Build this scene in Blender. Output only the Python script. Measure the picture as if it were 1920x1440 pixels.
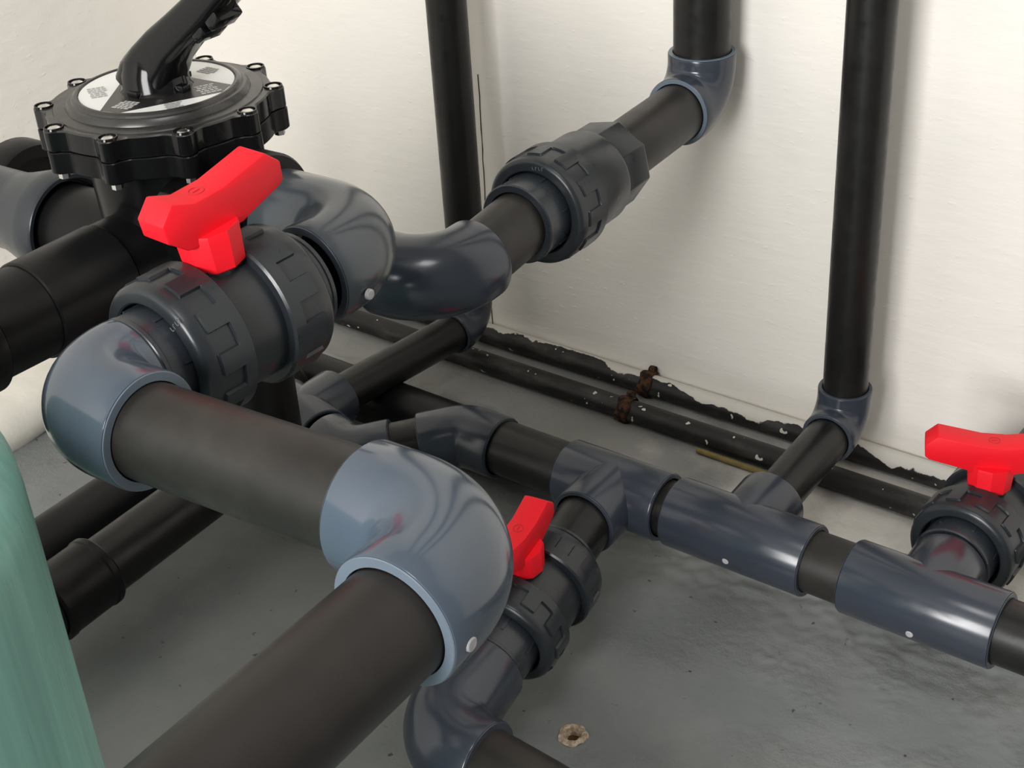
import bpy, bmesh, math, random
from mathutils import Vector, Matrix, Quaternion, noise

random.seed(7)
PI = math.pi
C = bpy.context.scene.collection
for o in list(bpy.data.objects):
    bpy.data.objects.remove(o)

H = 1.01                       # camera height above the low floor (metres)


def W(x, y, z):                # heights are written relative to the camera's eye
    return Vector((x, y, z + H))


X, Y, Z = Vector((1, 0, 0)), Vector((0, 1, 0)), Vector((0, 0, 1))

# ------------------------------------------------------------------ camera
sc = bpy.context.scene
cam = bpy.data.cameras.new('camera')
cam.sensor_width = 36.0
cam.lens = 2683.0 / 1920.0 * 36.0
cam.clip_start = 0.02
cam.clip_end = 50
camo = bpy.data.objects.new('camera', cam)
C.objects.link(camo)
down = Vector((302, 4492, 2683)).normalized()      # scene axes seen from the camera (right, down, forward)
into = Vector((2200, -1750, 2683))
into = (into - down * into.dot(down)).normalized()
up_ = -down
right = into.cross(up_)
R = Matrix((right, into, up_))                     # camera frame -> world
m3 = Matrix((R.col[0], -R.col[1], -R.col[2])).transposed()
camo.matrix_world = Matrix.Translation((0, 0, H)) @ m3.to_4x4()
sc.camera = camo

# ------------------------------------------------------------------ light and exposure
sc.view_settings.view_transform = 'Standard'
sc.view_settings.look = 'None'
sc.view_settings.gamma = 1.0
sc.view_settings.use_curve_mapping = False
sc.view_settings.exposure = 0.0

world = bpy.data.worlds.new('world')
sc.world = world
world.use_nodes = True
world.node_tree.nodes['Background'].inputs[0].default_value = (0.80, 0.87, 1.0, 1)
world.node_tree.nodes['Background'].inputs[1].default_value = 1.0


def area(name, loc, target, sx, sy, power, col):
    l = bpy.data.lights.new(name, 'AREA')
    l.shape = 'RECTANGLE'
    l.size, l.size_y, l.energy, l.color = sx, sy, power, col
    o = bpy.data.objects.new(name, l)
    C.objects.link(o)
    o.location = loc
    o.rotation_euler = (Vector(target) - Vector(loc)).to_track_quat('-Z', 'Y').to_euler()
    return o


# daylight through the doorway behind the camera and an added overhead fill
area('door_daylight', (-0.33, -1.86, 1.40), (-0.45, 0, 1.05), 1.0, 1.35, 106, (1.0, 0.985, 0.965))
area('ceiling_fill', (-0.10, 0.10, 2.345), (-0.10, 0.10, 0.0), 0.5, 0.5, 8, (1.0, 0.99, 0.97))  # unseen panel under the ceiling, added for highlights on upper surfaces

# ------------------------------------------------------------------ materials


def mat(name, col, rough=0.4, spec=0.5, var=0.0, vscale=8.0, bump=0.0, bscale=60.0, metal=0.0,
        col2=None, c2scale=6.0, c2lo=0.5, c2hi=0.7, rvar=0.0, coat=0.0, stretch=None, bdetail=4.0):
    m = bpy.data.materials.new(name)
    m.use_nodes = True
    nt = m.node_tree
    b = nt.nodes['Principled BSDF']
    b.inputs['Base Color'].default_value = (*col, 1)
    b.inputs['Roughness'].default_value = rough
    b.inputs['Metallic'].default_value = metal
    b.inputs['Specular IOR Level'].default_value = spec
    b.inputs['Coat Weight'].default_value = coat
    b.inputs['Coat Roughness'].default_value = 0.08
    tc = nt.nodes.new('ShaderNodeTexCoord')
    src = tc.outputs['Object']
    if stretch:
        mp = nt.nodes.new('ShaderNodeMapping')
        mp.inputs['Scale'].default_value = stretch
        nt.links.new(src, mp.inputs['Vector'])
        src = mp.outputs['Vector']

    def nz(scale, detail=4.0, rgh=0.55):
        n = nt.nodes.new('ShaderNodeTexNoise')
        n.inputs['Scale'].default_value = scale
        n.inputs['Detail'].default_value = detail
        n.inputs['Roughness'].default_value = rgh
        nt.links.new(src, n.inputs['Vector'])
        return n
    out = None
    if var > 0:
        n = nz(vscale, 5)
        r = nt.nodes.new('ShaderNodeMapRange')
        r.inputs[1].default_value, r.inputs[2].default_value = 0.3, 0.7
        r.inputs[3].default_value, r.inputs[4].default_value = 1 - var, 1 + var
        nt.links.new(n.outputs['Fac'], r.inputs[0])
        mx = nt.nodes.new('ShaderNodeVectorMath')
        mx.operation = 'SCALE'
        mx.inputs[0].default_value = col
        nt.links.new(r.outputs[0], mx.inputs['Scale'])
        out = mx.outputs[0]
    if col2:
        n = nz(c2scale, 6, 0.62)
        r = nt.nodes.new('ShaderNodeMapRange')
        r.inputs[1].default_value, r.inputs[2].default_value = c2lo, c2hi
        nt.links.new(n.outputs['Fac'], r.inputs[0])
        mx = nt.nodes.new('ShaderNodeMix')
        mx.data_type = 'RGBA'
        mx.inputs[6].default_value = (*col, 1)
        if out:
            nt.links.new(out, mx.inputs[6])
        mx.inputs[7].default_value = (*col2, 1)
        nt.links.new(r.outputs[0], mx.inputs[0])
        out = mx.outputs[2]
    if out:
        nt.links.new(out, b.inputs['Base Color'])
    if rvar > 0:
        n = nz(vscale * 2.3, 5)
        r = nt.nodes.new('ShaderNodeMapRange')
        r.inputs[1].default_value, r.inputs[2].default_value = 0.3, 0.7
        r.inputs[3].default_value, r.inputs[4].default_value = max(0.02, rough - rvar), rough + rvar
        nt.links.new(n.outputs['Fac'], r.inputs[0])
        nt.links.new(r.outputs[0], b.inputs['Roughness'])
    if bump > 0:
        n = nz(bscale, bdetail)
        bp = nt.nodes.new('ShaderNodeBump')
        bp.inputs['Strength'].default_value = 1.0
        bp.inputs['Distance'].default_value = bump
        nt.links.new(n.outputs['Fac'], bp.inputs['Height'])
        nt.links.new(bp.outputs[0], b.inputs['Normal'])
    return m


M = {}
M['pipe'] = mat('black_pvc_pipe', (0.0085, 0.0080, 0.0078), 0.36, 0.35, var=0.25, vscale=30, rvar=0.08, bump=0.00004, bscale=300)
M['pipe_brown'] = mat('brownish_black_pipe', (0.013, 0.011, 0.010), 0.42, 0.36, col2=(0.024, 0.021, 0.018), c2scale=9, c2lo=0.42, c2hi=0.75, rvar=0.07, bump=0.00006, bscale=350)
M['pipe_dusty'] = mat('dusty_black_pipe', (0.015, 0.0135, 0.012), 0.42, 0.38, col2=(0.038, 0.034, 0.030), c2scale=11, c2lo=0.42, c2hi=0.75, rvar=0.07, bump=0.00006, bscale=350)
M['elbow'] = mat('blue_grey_pvc', (0.060, 0.079, 0.106), 0.15, 0.6, var=0.05, vscale=12, rvar=0.04)
M['elbow_grey'] = mat('grey_pvc', (0.046, 0.054, 0.063), 0.20, 0.5, var=0.06, vscale=12, rvar=0.05)
M['fit'] = mat('dark_blue_grey_pvc', (0.032, 0.039, 0.053), 0.22, 0.5, var=0.07, vscale=14, rvar=0.05)
M['rim'] = mat('cut_pvc_rim', (0.115, 0.145, 0.18), 0.3, 0.5)
M['rim_dark'] = mat('dark_pvc_rim', (0.045, 0.054, 0.07), 0.3, 0.5)
M['mark'] = mat('pale_mould_mark', (0.36, 0.36, 0.37), 0.45, 0.5, var=0.25, vscale=150)
M['text'] = mat('faint_moulded_text', (0.13, 0.135, 0.14), 0.45, 0.4)
M['valve'] = mat('charcoal_pvc', (0.0165, 0.0200, 0.0240), 0.32, 0.45, var=0.08, vscale=20, rvar=0.06)
M['valve_light'] = mat('charcoal_pvc_pale', (0.024, 0.029, 0.036), 0.30, 0.5, var=0.06, vscale=20, rvar=0.05)
M['gloss'] = mat('gloss_black_plastic', (0.004, 0.004, 0.0044), 0.12, 0.28, rvar=0.03, vscale=8)
M['lid'] = mat('satin_black_plastic', (0.020, 0.019, 0.018), 0.28, 0.55, rvar=0.06, vscale=14)
M['body'] = mat('moulded_black_plastic', (0.0045, 0.0045, 0.005), 0.24, 0.16, rvar=0.04, vscale=14)
M['matt'] = mat('matt_black_plastic', (0.007, 0.007, 0.0075), 0.38, 0.22, rvar=0.06, vscale=14)
M['red'] = mat('red_plastic', (0.80, 0.007, 0.018), 0.5, 0.3, var=0.03, vscale=30)
M['red_mark'] = mat('red_plastic_mark', (0.42, 0.02, 0.025), 0.5, 0.4)
M['steel'] = mat('screw_steel', (0.72, 0.71, 0.68), 0.25, metal=1.0, var=0.1, vscale=200)
M['white'] = mat('label_white', (0.78, 0.78, 0.76), 0.3)
M['print_grey'] = mat('label_grey_print', (0.34, 0.34, 0.33), 0.35)
M['print_pale'] = mat('label_pale_print', (0.40, 0.40, 0.38), 0.35)
M['label_black'] = mat('label_black', (0.018, 0.017, 0.017), 0.25)
M['tank'] = mat('teal_fibreglass', (0.25, 0.50, 0.435), 0.34, 0.4, var=0.16, vscale=16, stretch=(5.0, 5.0, 0.22), rvar=0.08)
M['rust'] = mat('rusty_iron', (0.085, 0.036, 0.016), 0.85, 0.2, col2=(0.012, 0.010, 0.009), c2scale=130, c2lo=0.42, c2hi=0.55, bump=0.0012, bscale=180)
M['cream'] = mat('cream_paint', (0.70, 0.67, 0.60), 0.6, 0.3, var=0.06, vscale=30, bump=0.0004, bscale=150)
M['crumb'] = mat('brown_crumbled_mortar', (0.36, 0.26, 0.18), 0.9, 0.1, col2=(0.62, 0.53, 0.42), c2scale=240, c2lo=0.45, c2hi=0.6, bump=0.001, bscale=400)
M['crumb_dark'] = mat('brown_hole', (0.085, 0.045, 0.022), 0.9, 0.1, var=0.4, vscale=300)
M['crack'] = mat('wall_crack', (0.06, 0.052, 0.045), 0.9, 0.1)
M['cable'] = mat('yellowed_cable', (0.22, 0.17, 0.06), 0.6, 0.3, var=0.2, vscale=90)


def wall_mat(name, col):
    m = bpy.data.materials.new(name)
    m.use_nodes = True
    nt = m.node_tree
    b = nt.nodes['Principled BSDF']
    b.inputs['Roughness'].default_value = 0.62
    b.inputs['Specular IOR Level'].default_value = 0.25
    tc = nt.nodes.new('ShaderNodeTexCoord')

    def nz(scale, det, sx=(1, 1, 1), rot=0.0):
        mp = nt.nodes.new('ShaderNodeMapping')
        mp.inputs['Scale'].default_value = sx
        mp.inputs['Rotation'].default_value = (0, rot, 0)
        nt.links.new(tc.outputs['Object'], mp.inputs['Vector'])
        n = nt.nodes.new('ShaderNodeTexNoise')
        n.inputs['Scale'].default_value = scale
        n.inputs['Detail'].default_value = det
        nt.links.new(mp.outputs[0], n.inputs['Vector'])
        return n.outputs['Fac']
    a = nz(3.0, 4)
    r = nt.nodes.new('ShaderNodeMapRange')
    r.inputs[1].default_value, r.inputs[2].default_value = 0.35, 0.65
    r.inputs[3].default_value, r.inputs[4].default_value = 0.97, 1.02
    nt.links.new(a, r.inputs[0])
    s = nt.nodes.new('ShaderNodeVectorMath')
    s.operation = 'SCALE'
    s.inputs[0].default_value = col
    nt.links.new(r.outputs[0], s.inputs['Scale'])
    nt.links.new(s.outputs[0], b.inputs['Base Color'])
    # brushed plaster: short trowel streaks, swells and a few nicks
    st = nz(26, 5, (1.0, 1.0, 3.2), 0.22)
    sw = nz(5.5, 3)
    ni = nz(70, 2, (1.0, 1.0, 1.7), -0.3)
    nr = nt.nodes.new('ShaderNodeMapRange')
    nr.inputs[1].default_value, nr.inputs[2].default_value = 0.66, 0.76
    nt.links.new(ni, nr.inputs[0])
    ad = nt.nodes.new('ShaderNodeMath')
    ad.operation = 'MULTIPLY_ADD'
    ad.inputs[1].default_value = 5.0
    nt.links.new(sw, ad.inputs[0])
    nt.links.new(st, ad.inputs[2])
    ad2 = nt.nodes.new('ShaderNodeMath')
    ad2.operation = 'MULTIPLY_ADD'
    ad2.inputs[1].default_value = 0.28
    nt.links.new(nr.outputs[0], ad2.inputs[0])
    nt.links.new(ad.outputs[0], ad2.inputs[2])
    bp = nt.nodes.new('ShaderNodeBump')
    bp.inputs['Distance'].default_value = 0.0009
    nt.links.new(ad2.outputs[0], bp.inputs['Height'])
    nt.links.new(bp.outputs[0], b.inputs['Normal'])
    return m


M['wall'] = wall_mat('painted_plaster', (0.82, 0.785, 0.73))
M['ceil'] = wall_mat('grey_ceiling_paint', (0.42, 0.42, 0.41))
M['dim_wall'] = wall_mat('dark_grey_paint', (0.20, 0.20, 0.20))


def floor_mat():
    m = bpy.data.materials.new('grey_painted_concrete')
    m.use_nodes = True
    nt = m.node_tree
    b = nt.nodes['Principled BSDF']
    b.inputs['Roughness'].default_value = 0.5
    b.inputs['Specular IOR Level'].default_value = 0.3
    tc = nt.nodes.new('ShaderNodeTexCoord')

    def nz(scale, det, rg=0.55):
        n = nt.nodes.new('ShaderNodeTexNoise')
        n.inputs['Scale'].default_value = scale
        n.inputs['Detail'].default_value = det
        n.inputs['Roughness'].default_value = rg
        nt.links.new(tc.outputs['Object'], n.inputs['Vector'])
        return n.outputs['Fac']
    base, pale, dark = (0.190, 0.203, 0.202), (0.232, 0.240, 0.236), (0.06, 0.062, 0.06)
    r = nt.nodes.new('ShaderNodeMapRange')
    r.inputs[1].default_value, r.inputs[2].default_value = 0.42, 0.72
    nt.links.new(nz(7, 6, 0.6), r.inputs[0])
    mx = nt.nodes.new('ShaderNodeMix')
    mx.data_type = 'RGBA'
    mx.inputs[6].default_value = (*base, 1)
    mx.inputs[7].default_value = (*pale, 1)
    nt.links.new(r.outputs[0], mx.inputs[0])
    r2 = nt.nodes.new('ShaderNodeMapRange')          # small dark pits
    r2.inputs[1].default_value, r2.inputs[2].default_value = 0.70, 0.76
    nt.links.new(nz(75, 2), r2.inputs[0])
    mx2 = nt.nodes.new('ShaderNodeMix')
    mx2.data_type = 'RGBA'
    nt.links.new(mx.outputs[2], mx2.inputs[6])
    mx2.inputs[7].default_value = (*dark, 1)
    nt.links.new(r2.outputs[0], mx2.inputs[0])
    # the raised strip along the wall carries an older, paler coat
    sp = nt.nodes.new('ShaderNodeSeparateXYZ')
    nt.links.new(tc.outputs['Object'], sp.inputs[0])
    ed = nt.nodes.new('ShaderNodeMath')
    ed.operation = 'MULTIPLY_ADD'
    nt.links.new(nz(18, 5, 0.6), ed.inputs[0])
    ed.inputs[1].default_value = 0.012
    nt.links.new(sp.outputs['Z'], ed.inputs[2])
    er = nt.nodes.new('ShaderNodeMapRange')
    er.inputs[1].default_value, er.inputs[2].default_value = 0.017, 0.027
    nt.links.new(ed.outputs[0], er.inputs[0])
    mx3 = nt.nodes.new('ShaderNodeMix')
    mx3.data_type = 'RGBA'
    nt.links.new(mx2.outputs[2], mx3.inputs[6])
    # ... grey left to cream right: light gradient painted in, plus wall-paint splash
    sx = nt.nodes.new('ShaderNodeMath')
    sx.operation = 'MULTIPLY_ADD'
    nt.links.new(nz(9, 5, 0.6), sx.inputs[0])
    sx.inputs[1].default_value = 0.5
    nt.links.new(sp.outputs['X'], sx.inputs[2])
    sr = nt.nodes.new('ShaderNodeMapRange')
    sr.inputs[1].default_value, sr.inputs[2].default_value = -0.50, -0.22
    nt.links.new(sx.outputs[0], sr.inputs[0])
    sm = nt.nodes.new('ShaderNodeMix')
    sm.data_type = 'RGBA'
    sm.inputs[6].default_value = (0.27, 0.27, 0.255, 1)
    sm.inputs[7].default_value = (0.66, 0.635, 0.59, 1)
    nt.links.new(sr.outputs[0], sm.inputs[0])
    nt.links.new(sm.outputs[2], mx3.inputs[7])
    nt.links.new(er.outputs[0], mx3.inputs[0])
    nt.links.new(mx3.outputs[2], b.inputs['Base Color'])
    bp = nt.nodes.new('ShaderNodeBump')
    bp.inputs['Distance'].default_value = 0.0022
    rm = nt.nodes.new('ShaderNodeMapRange')          # coarser skin in patches
    rm.inputs[1].default_value, rm.inputs[2].default_value = 0.45, 0.7
    rm.inputs[3].default_value, rm.inputs[4].default_value = 0.25, 1.6
    nt.links.new(nz(8, 3), rm.inputs[0])
    hm = nt.nodes.new('ShaderNodeMath')
    hm.operation = 'MULTIPLY'
    nt.links.new(nz(95, 8, 0.7), hm.inputs[0])
    nt.links.new(rm.outputs[0], hm.inputs[1])
    nt.links.new(hm.outputs[0], bp.inputs['Height'])
    nt.links.new(bp.outputs[0], b.inputs['Normal'])
    return m


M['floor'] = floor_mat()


def paint_flaked(name, paint_lo, drip=True, base=(0.010, 0.0095, 0.009), paint=(0.62, 0.60, 0.55), side=(0.7, -0.7, 0), spill=0.85):
    """black pipe with wall paint splashed over it; the paint sits mostly on the side turned to the wall"""
    m = bpy.data.materials.new(name)
    m.use_nodes = True
    nt = m.node_tree
    b = nt.nodes['Principled BSDF']
    b.inputs['Roughness'].default_value = 0.5
    b.inputs['Specular IOR Level'].default_value = 0.4
    tc = nt.nodes.new('ShaderNodeTexCoord')

    def nz(scale, det, rg=0.55, sx=(1, 1, 1)):
        mp = nt.nodes.new('ShaderNodeMapping')
        mp.inputs['Scale'].default_value = sx
        nt.links.new(tc.outputs['Object'], mp.inputs['Vector'])
        n = nt.nodes.new('ShaderNodeTexNoise')
        n.inputs['Scale'].default_value = scale
        n.inputs['Detail'].default_value = det
        n.inputs['Roughness'].default_value = rg
        nt.links.new(mp.outputs[0], n.inputs['Vector'])
        return n.outputs['Fac']
    dv = nt.nodes.new('ShaderNodeVectorMath')
    dv.operation = 'DOT_PRODUCT'
    nt.links.new(tc.outputs['Object'], dv.inputs[0])
    k = 1 / 0.0145
    dv.inputs[1].default_value = (side[0] * k, side[1] * k, side[2] * k)   # -1..1 around the pipe
    ma = nt.nodes.new('ShaderNodeMath')
    ma.operation = 'MULTIPLY_ADD'
    nt.links.new(nz(11, 5, 0.6), ma.inputs[0])
    ma.inputs[1].default_value = 3.4
    nt.links.new(dv.outputs['Value'], ma.inputs[2])
    sz = nt.nodes.new('ShaderNodeSeparateXYZ')       # stretches where more paint was spilt
    nt.links.new(tc.outputs['Object'], sz.inputs[0])
    zn = nt.nodes.new('ShaderNodeMath')
    zn.operation = 'MULTIPLY'
    nt.links.new(sz.outputs['Z'], zn.inputs[0])
    zn.inputs[1].default_value = 0.5
    cr = nt.nodes.new('ShaderNodeValToRGB')
    while len(cr.color_ramp.elements) < 10:
        cr.color_ramp.elements.new(0.5)
    for e, (p, v) in zip(cr.color_ramp.elements, ((0.0, 0.0), (0.26, 0.0), (0.285, 0.55), (0.305, 0.1), (0.42, 0.0), (0.445, 0.75), (0.49, 0.75), (0.545, 0.2), (0.575, 1.0), (0.63, 0.9))):
        e.position = p
        e.color = (v, v, v, 1)
    nt.links.new(zn.outputs[0], cr.inputs[0])
    ad = nt.nodes.new('ShaderNodeMath')
    ad.operation = 'MULTIPLY_ADD'
    nt.links.new(cr.outputs[0], ad.inputs[0])
    ad.inputs[1].default_value = spill
    nt.links.new(ma.outputs[0], ad.inputs[2])
    r = nt.nodes.new('ShaderNodeMapRange')
    r.inputs[1].default_value, r.inputs[2].default_value = paint_lo, paint_lo + 0.06
    nt.links.new(ad.outputs[0], r.inputs[0])
    # splashes anywhere
    r2 = nt.nodes.new('ShaderNodeMapRange')
    r2.inputs[1].default_value, r2.inputs[2].default_value = 0.70, 0.715
    nt.links.new(nz(95, 1.5), r2.inputs[0])
    mxx = nt.nodes.new('ShaderNodeMath')
    mxx.operation = 'MAXIMUM'
    nt.links.new(r.outputs[0], mxx.inputs[0])
    nt.links.new(r2.outputs[0], mxx.inputs[1])
    # grey scuffs
    r3 = nt.nodes.new('ShaderNodeMapRange')
    r3.inputs[1].default_value, r3.inputs[2].default_value = 0.5, 0.8
    nt.links.new(nz(40, 6, 0.65, (1, 1, 0.35)), r3.inputs[0])
    mx = nt.nodes.new('ShaderNodeMix')
    mx.data_type = 'RGBA'
    mx.inputs[6].default_value = (*base, 1)
    mx.inputs[7].default_value = (0.07, 0.066, 0.06, 1)
    nt.links.new(r3.outputs[0], mx.inputs[0])
    mx2 = nt.nodes.new('ShaderNodeMix')
    mx2.data_type = 'RGBA'
    nt.links.new(mx.outputs[2], mx2.inputs[6])
    mx2.inputs[7].default_value = (*paint, 1)
    nt.links.new(mxx.outputs[0], mx2.inputs[0])
    nt.links.new(mx2.outputs[2], b.inputs['Base Color'])
    bp = nt.nodes.new('ShaderNodeBump')
    bp.inputs['Distance'].default_value = 0.0006
    nt.links.new(mxx.outputs[0], bp.inputs['Height'])
    nt.links.new(bp.outputs[0], b.inputs['Normal'])
    return m


M['flaked'] = paint_flaked('paint_flaked_pipe', 2.18)
M['splashed'] = paint_flaked('paint_splashed_pipe', 3.4, spill=0.0)

# ------------------------------------------------------------------ mesh helpers


class MB:
    def __init__(self):
        self.v, self.f = [], []

    def ring_grid(self, rings, close=True):
        base = len(self.v)
        n = len(rings[0])
        for r in rings:
            self.v.extend(r)
        for i in range(len(rings) - 1):
            for j in range(n if close else n - 1):
                a = base + i * n + j
                b = base + i * n + (j + 1) % n
                self.f.append((a, b, b + n, a + n))
        return base, n

    def lathe(self, prof, mtx=None, n=48, caps=(False, False), a0=0.0):
        """prof: (radius, height) pairs around local Z"""
        mtx = mtx or Matrix.Identity(4)
        rings = []
        for r, h in prof:
            rings.append([mtx @ Vector((r * math.cos(a0 + 2 * PI * k / n), r * math.sin(a0 + 2 * PI * k / n), h)) for k in range(n)])
        b, n = self.ring_grid(rings)
        if caps[0]:
            self.f.append(tuple(b + j for j in reversed(range(n))))
        if caps[1]:
            s = b + (len(prof) - 1) * n
            self.f.append(tuple(s + j for j in range(n)))

    def box(self, size, mtx=None):
        mtx = mtx or Matrix.Identity(4)
        b = len(self.v)
        sx, sy, sz = [s / 2 for s in size]
        for x in (-sx, sx):
            for y in (-sy, sy):
                for z in (-sz, sz):
                    self.v.append(mtx @ Vector((x, y, z)))
        for f in ((0, 1, 3, 2), (4, 6, 7, 5), (0, 4, 5, 1), (2, 3, 7, 6), (0, 2, 6, 4), (1, 5, 7, 3)):
            self.f.append(tuple(b + i for i in f))

    def poly_prism(self, pts, h0, h1, mtx=None):
        mtx = mtx or Matrix.Identity(4)
        b, n = len(self.v), len(pts)
        for h in (h0, h1):
            for p in pts:
                self.v.append(mtx @ Vector((p[0], p[1], h)))
        for j in range(n):
            self.f.append((b + j, b + (j + 1) % n, b + n + (j + 1) % n, b + n + j))
        self.f.append(tuple(b + j for j in reversed(range(n))))
        self.f.append(tuple(b + n + j for j in range(n)))

    def build(self, name, m, parent=None, inv=None, bevel=0.0, angle=32, seg=2):
        me = bpy.data.meshes.new(name)
        vs = [(inv @ v) if inv else v for v in self.v]
        me.from_pydata([tuple(v) for v in vs], [], self.f)
        me.update()
        bm = bmesh.new()
        bm.from_mesh(me)
        bmesh.ops.recalc_face_normals(bm, faces=bm.faces)
        if bevel:
            es = [e for e in bm.edges if len(e.link_faces) == 2 and e.calc_face_angle(0) > math.radians(25)]
            bmesh.ops.bevel(bm, geom=es, offset=bevel, segments=seg, affect='EDGES', profile=0.5)
        bm.to_mesh(me)
        bm.free()
        for p in me.polygons:
            p.use_smooth = True
        me.set_sharp_from_angle(angle=math.radians(angle))
        me.materials.append(m)
        o = bpy.data.objects.new(name, me)
        C.objects.link(o)
        if parent:
            o.parent = parent
        return o


def tag(o, label=None, cat=None, group=None, kind=None):
    if label:
        o['label'] = label
    if cat:
        o['category'] = cat
    if group:
        o['group'] = group
    if kind:
        o['kind'] = kind
    return o


def frame(o, d, roll=None):
    """matrix with local Z along d; local X along roll when given"""
    z = Vector(d).normalized()
    x = Vector(roll) if roll else (Vector((0, 0, 1)) if abs(z.z) < 0.9 else Vector((1, 0, 0)))
    x = (x - z * x.dot(z)).normalized()
    y = z.cross(x)
    m = Matrix((x, y, z)).transposed().to_4x4()
    m.translation = o
    return m


def root_empty(name, mtx, label, cat, group=None):
    o = bpy.data.objects.new(name, None)
    o.empty_display_size = 0.03
    C.objects.link(o)
    o.matrix_world = mtx
    return tag(o, label, cat, group)


def place(o, mtx):
    o.matrix_world = mtx
    return o


def pipe(p0, p1, r, label, m='pipe', group=None, cat='pipe', name='pipe', t=0.0035):
    p0, p1 = Vector(p0), Vector(p1)
    L = (p1 - p0).length
    mb = MB()
    mb.lathe([(r - t, 0.0), (r - 0.0008, 0.0), (r, 0.0008)] + [(r, L * k / 8) for k in range(1, 8)] +
             [(r, L - 0.0008), (r - 0.0008, L), (r - t, L), (r - t, 0.0)], n=64)
    o = mb.build(name, M[m])
    place(o, frame(p0, p1 - p0))
    return tag(o, label, cat, group)


def sock_prof(R_, pr, inner=0.006):
    """ring offsets that end a socket: outer edge, chamfer, face, bore"""
    return [(R_, -0.0014), (R_ - 0.0004, -0.0004), (R_ - 0.0014, 0.0), (pr + 0.0016, 0.0), (pr + 0.0006, -0.0010), (pr + 0.0004, -inner)]


def sweep_rings(pts, tans, nrm, radii, n=56):
    rings = []
    for p, t, r in zip(pts, tans, radii):
        a = nrm
        b = t.cross(nrm).normalized()
        rings.append([p + (a * math.cos(2 * PI * k / n) + b * math.sin(2 * PI * k / n)) * r for k in range(n)])
    return rings


def elbow(v, d1, d2, R_, pr, L1, L2, label, m='elbow', rim='rim', rb=None, group=None, mark=None, name='pipe_elbow', pr2=None, R2=None):
    """bent fitting: v = corner, d1/d2 = directions out of the two sockets"""
    v, d1, d2 = Vector(v), Vector(d1).normalized(), Vector(d2).normalized()
    R2 = R2 or R_
    pr2 = pr2 or pr
    turn = PI - d1.angle(d2)
    rb = rb or 1.10 * R_
    tl = min(rb * math.tan(turn / 2), L1 * 0.86, L2 * 0.86)
    rb = tl / math.tan(turn / 2)
    nrm = d1.cross(d2).normalized()
    inward = (d1 + d2).normalized()
    cen = v + inward * (rb / math.cos(turn / 2))
    s0 = v + d1 * tl
    pts, tans, rad = [], [], []
    for r, h in reversed(sock_prof(R_, pr)):
        pts.append(v + d1 * (L1 + h)); tans.append(-d1); rad.append(r)
    rad0 = s0 - cen
    N = 18
    for k in range(N + 1):
        q = Quaternion(nrm, turn * k / N)
        q2 = Quaternion(nrm, -turn * k / N)
        a = q @ rad0
        b = q2 @ rad0
        use = q if ((cen + (Quaternion(nrm, turn) @ rad0)) - (v + d2 * tl)).length < 1e-4 else q2
        pts.append(cen + use @ rad0); tans.append(use @ (-d1)); rad.append(R_ + (R2 - R_) * k / N)
    for r, h in sock_prof(R2, pr2):
        pts.append(v + d2 * (L2 + h)); tans.append(d2); rad.append(r)
    mb = MB()
    mb.ring_grid(sweep_rings(pts, tans, nrm, rad))
    mtx = frame(v, d1, d2)
    inv = mtx.inverted()
    o = mb.build(name, M[m], inv=inv, angle=40)
    place(o, mtx)
    tag(o, label, 'elbow', group)
    for (d, L, rr, pp) in ((d1, L1, R_, pr), (d2, L2, R2, pr2)):      # pale turned lip at each socket mouth
        k = MB()
        k.lathe([(pp + 0.0008, 0.0002), (pp + 0.0010, 0.0007), (rr - 0.0012, 0.0007), (rr - 0.0007, 0.0001)], inv @ frame(v + d * L, d), n=56)
        k.build('socket_rim', M[rim], o)
    if mark:
        p, d = mark
        k = MB()
        k.lathe([(0.0001, 0.0009), (0.0032, 0.0009), (0.0040, 0.0004), (0.0042, -0.002)], inv @ frame(Vector(p), Vector(d)), n=20)
        k.build('mould_mark', M['mark'], o)
    return o


def tee(v, axis, br, R_, pr, L1, L2, LB, label, RB=None, prb=None, m='fit', rim='rim_dark', mark=None, name='pipe_tee'):
    """straight run from v-axis*L1 to v+axis*L2 with a branch along br"""
    v, axis, br = Vector(v), Vector(axis).normalized(), Vector(br).normalized()
    RB = RB or R_
    prb = prb or pr
    mtx = frame(v, axis, br)
    inv = mtx.inverted()
    mb = MB()
    p = [(r, -L1 - h) for r, h in reversed(sock_prof(R_, pr))] + [(R_, 0)] + [(r, L2 + h) for r, h in sock_prof(R_, pr)]
    mb.lathe(p, inv @ frame(v, axis), n=64)
    mb.lathe([(RB, 0.0), (RB, R_ * 0.6)] + [(r, LB + h) for r, h in sock_prof(RB, prb)], inv @ frame(v, br), n=56)
    o = mb.build(name, M[m], angle=40)
    place(o, mtx)
    tag(o, label, 'tee')
    for (d, L, rr, pp) in ((-axis, L1, R_, pr), (axis, L2, R_, pr), (br, LB, RB, prb)):
        k = MB()
        k.lathe([(pp + 0.0008, 0.0002), (pp + 0.0010, 0.0007), (rr - 0.0012, 0.0007), (rr - 0.0007, 0.0001)], inv @ frame(v + d * L, d), n=56)
        k.build('socket_rim', M[rim], o)
    if mark:
        p, d = mark
        k = MB()
        k.lathe([(0.0001, 0.0008), (0.0028, 0.0008), (0.0036, 0.0003), (0.0038, -0.002)], inv @ frame(Vector(p), Vector(d)), n=20)
        k.build('mould_mark', M['mark'], o)
    return o


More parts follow.
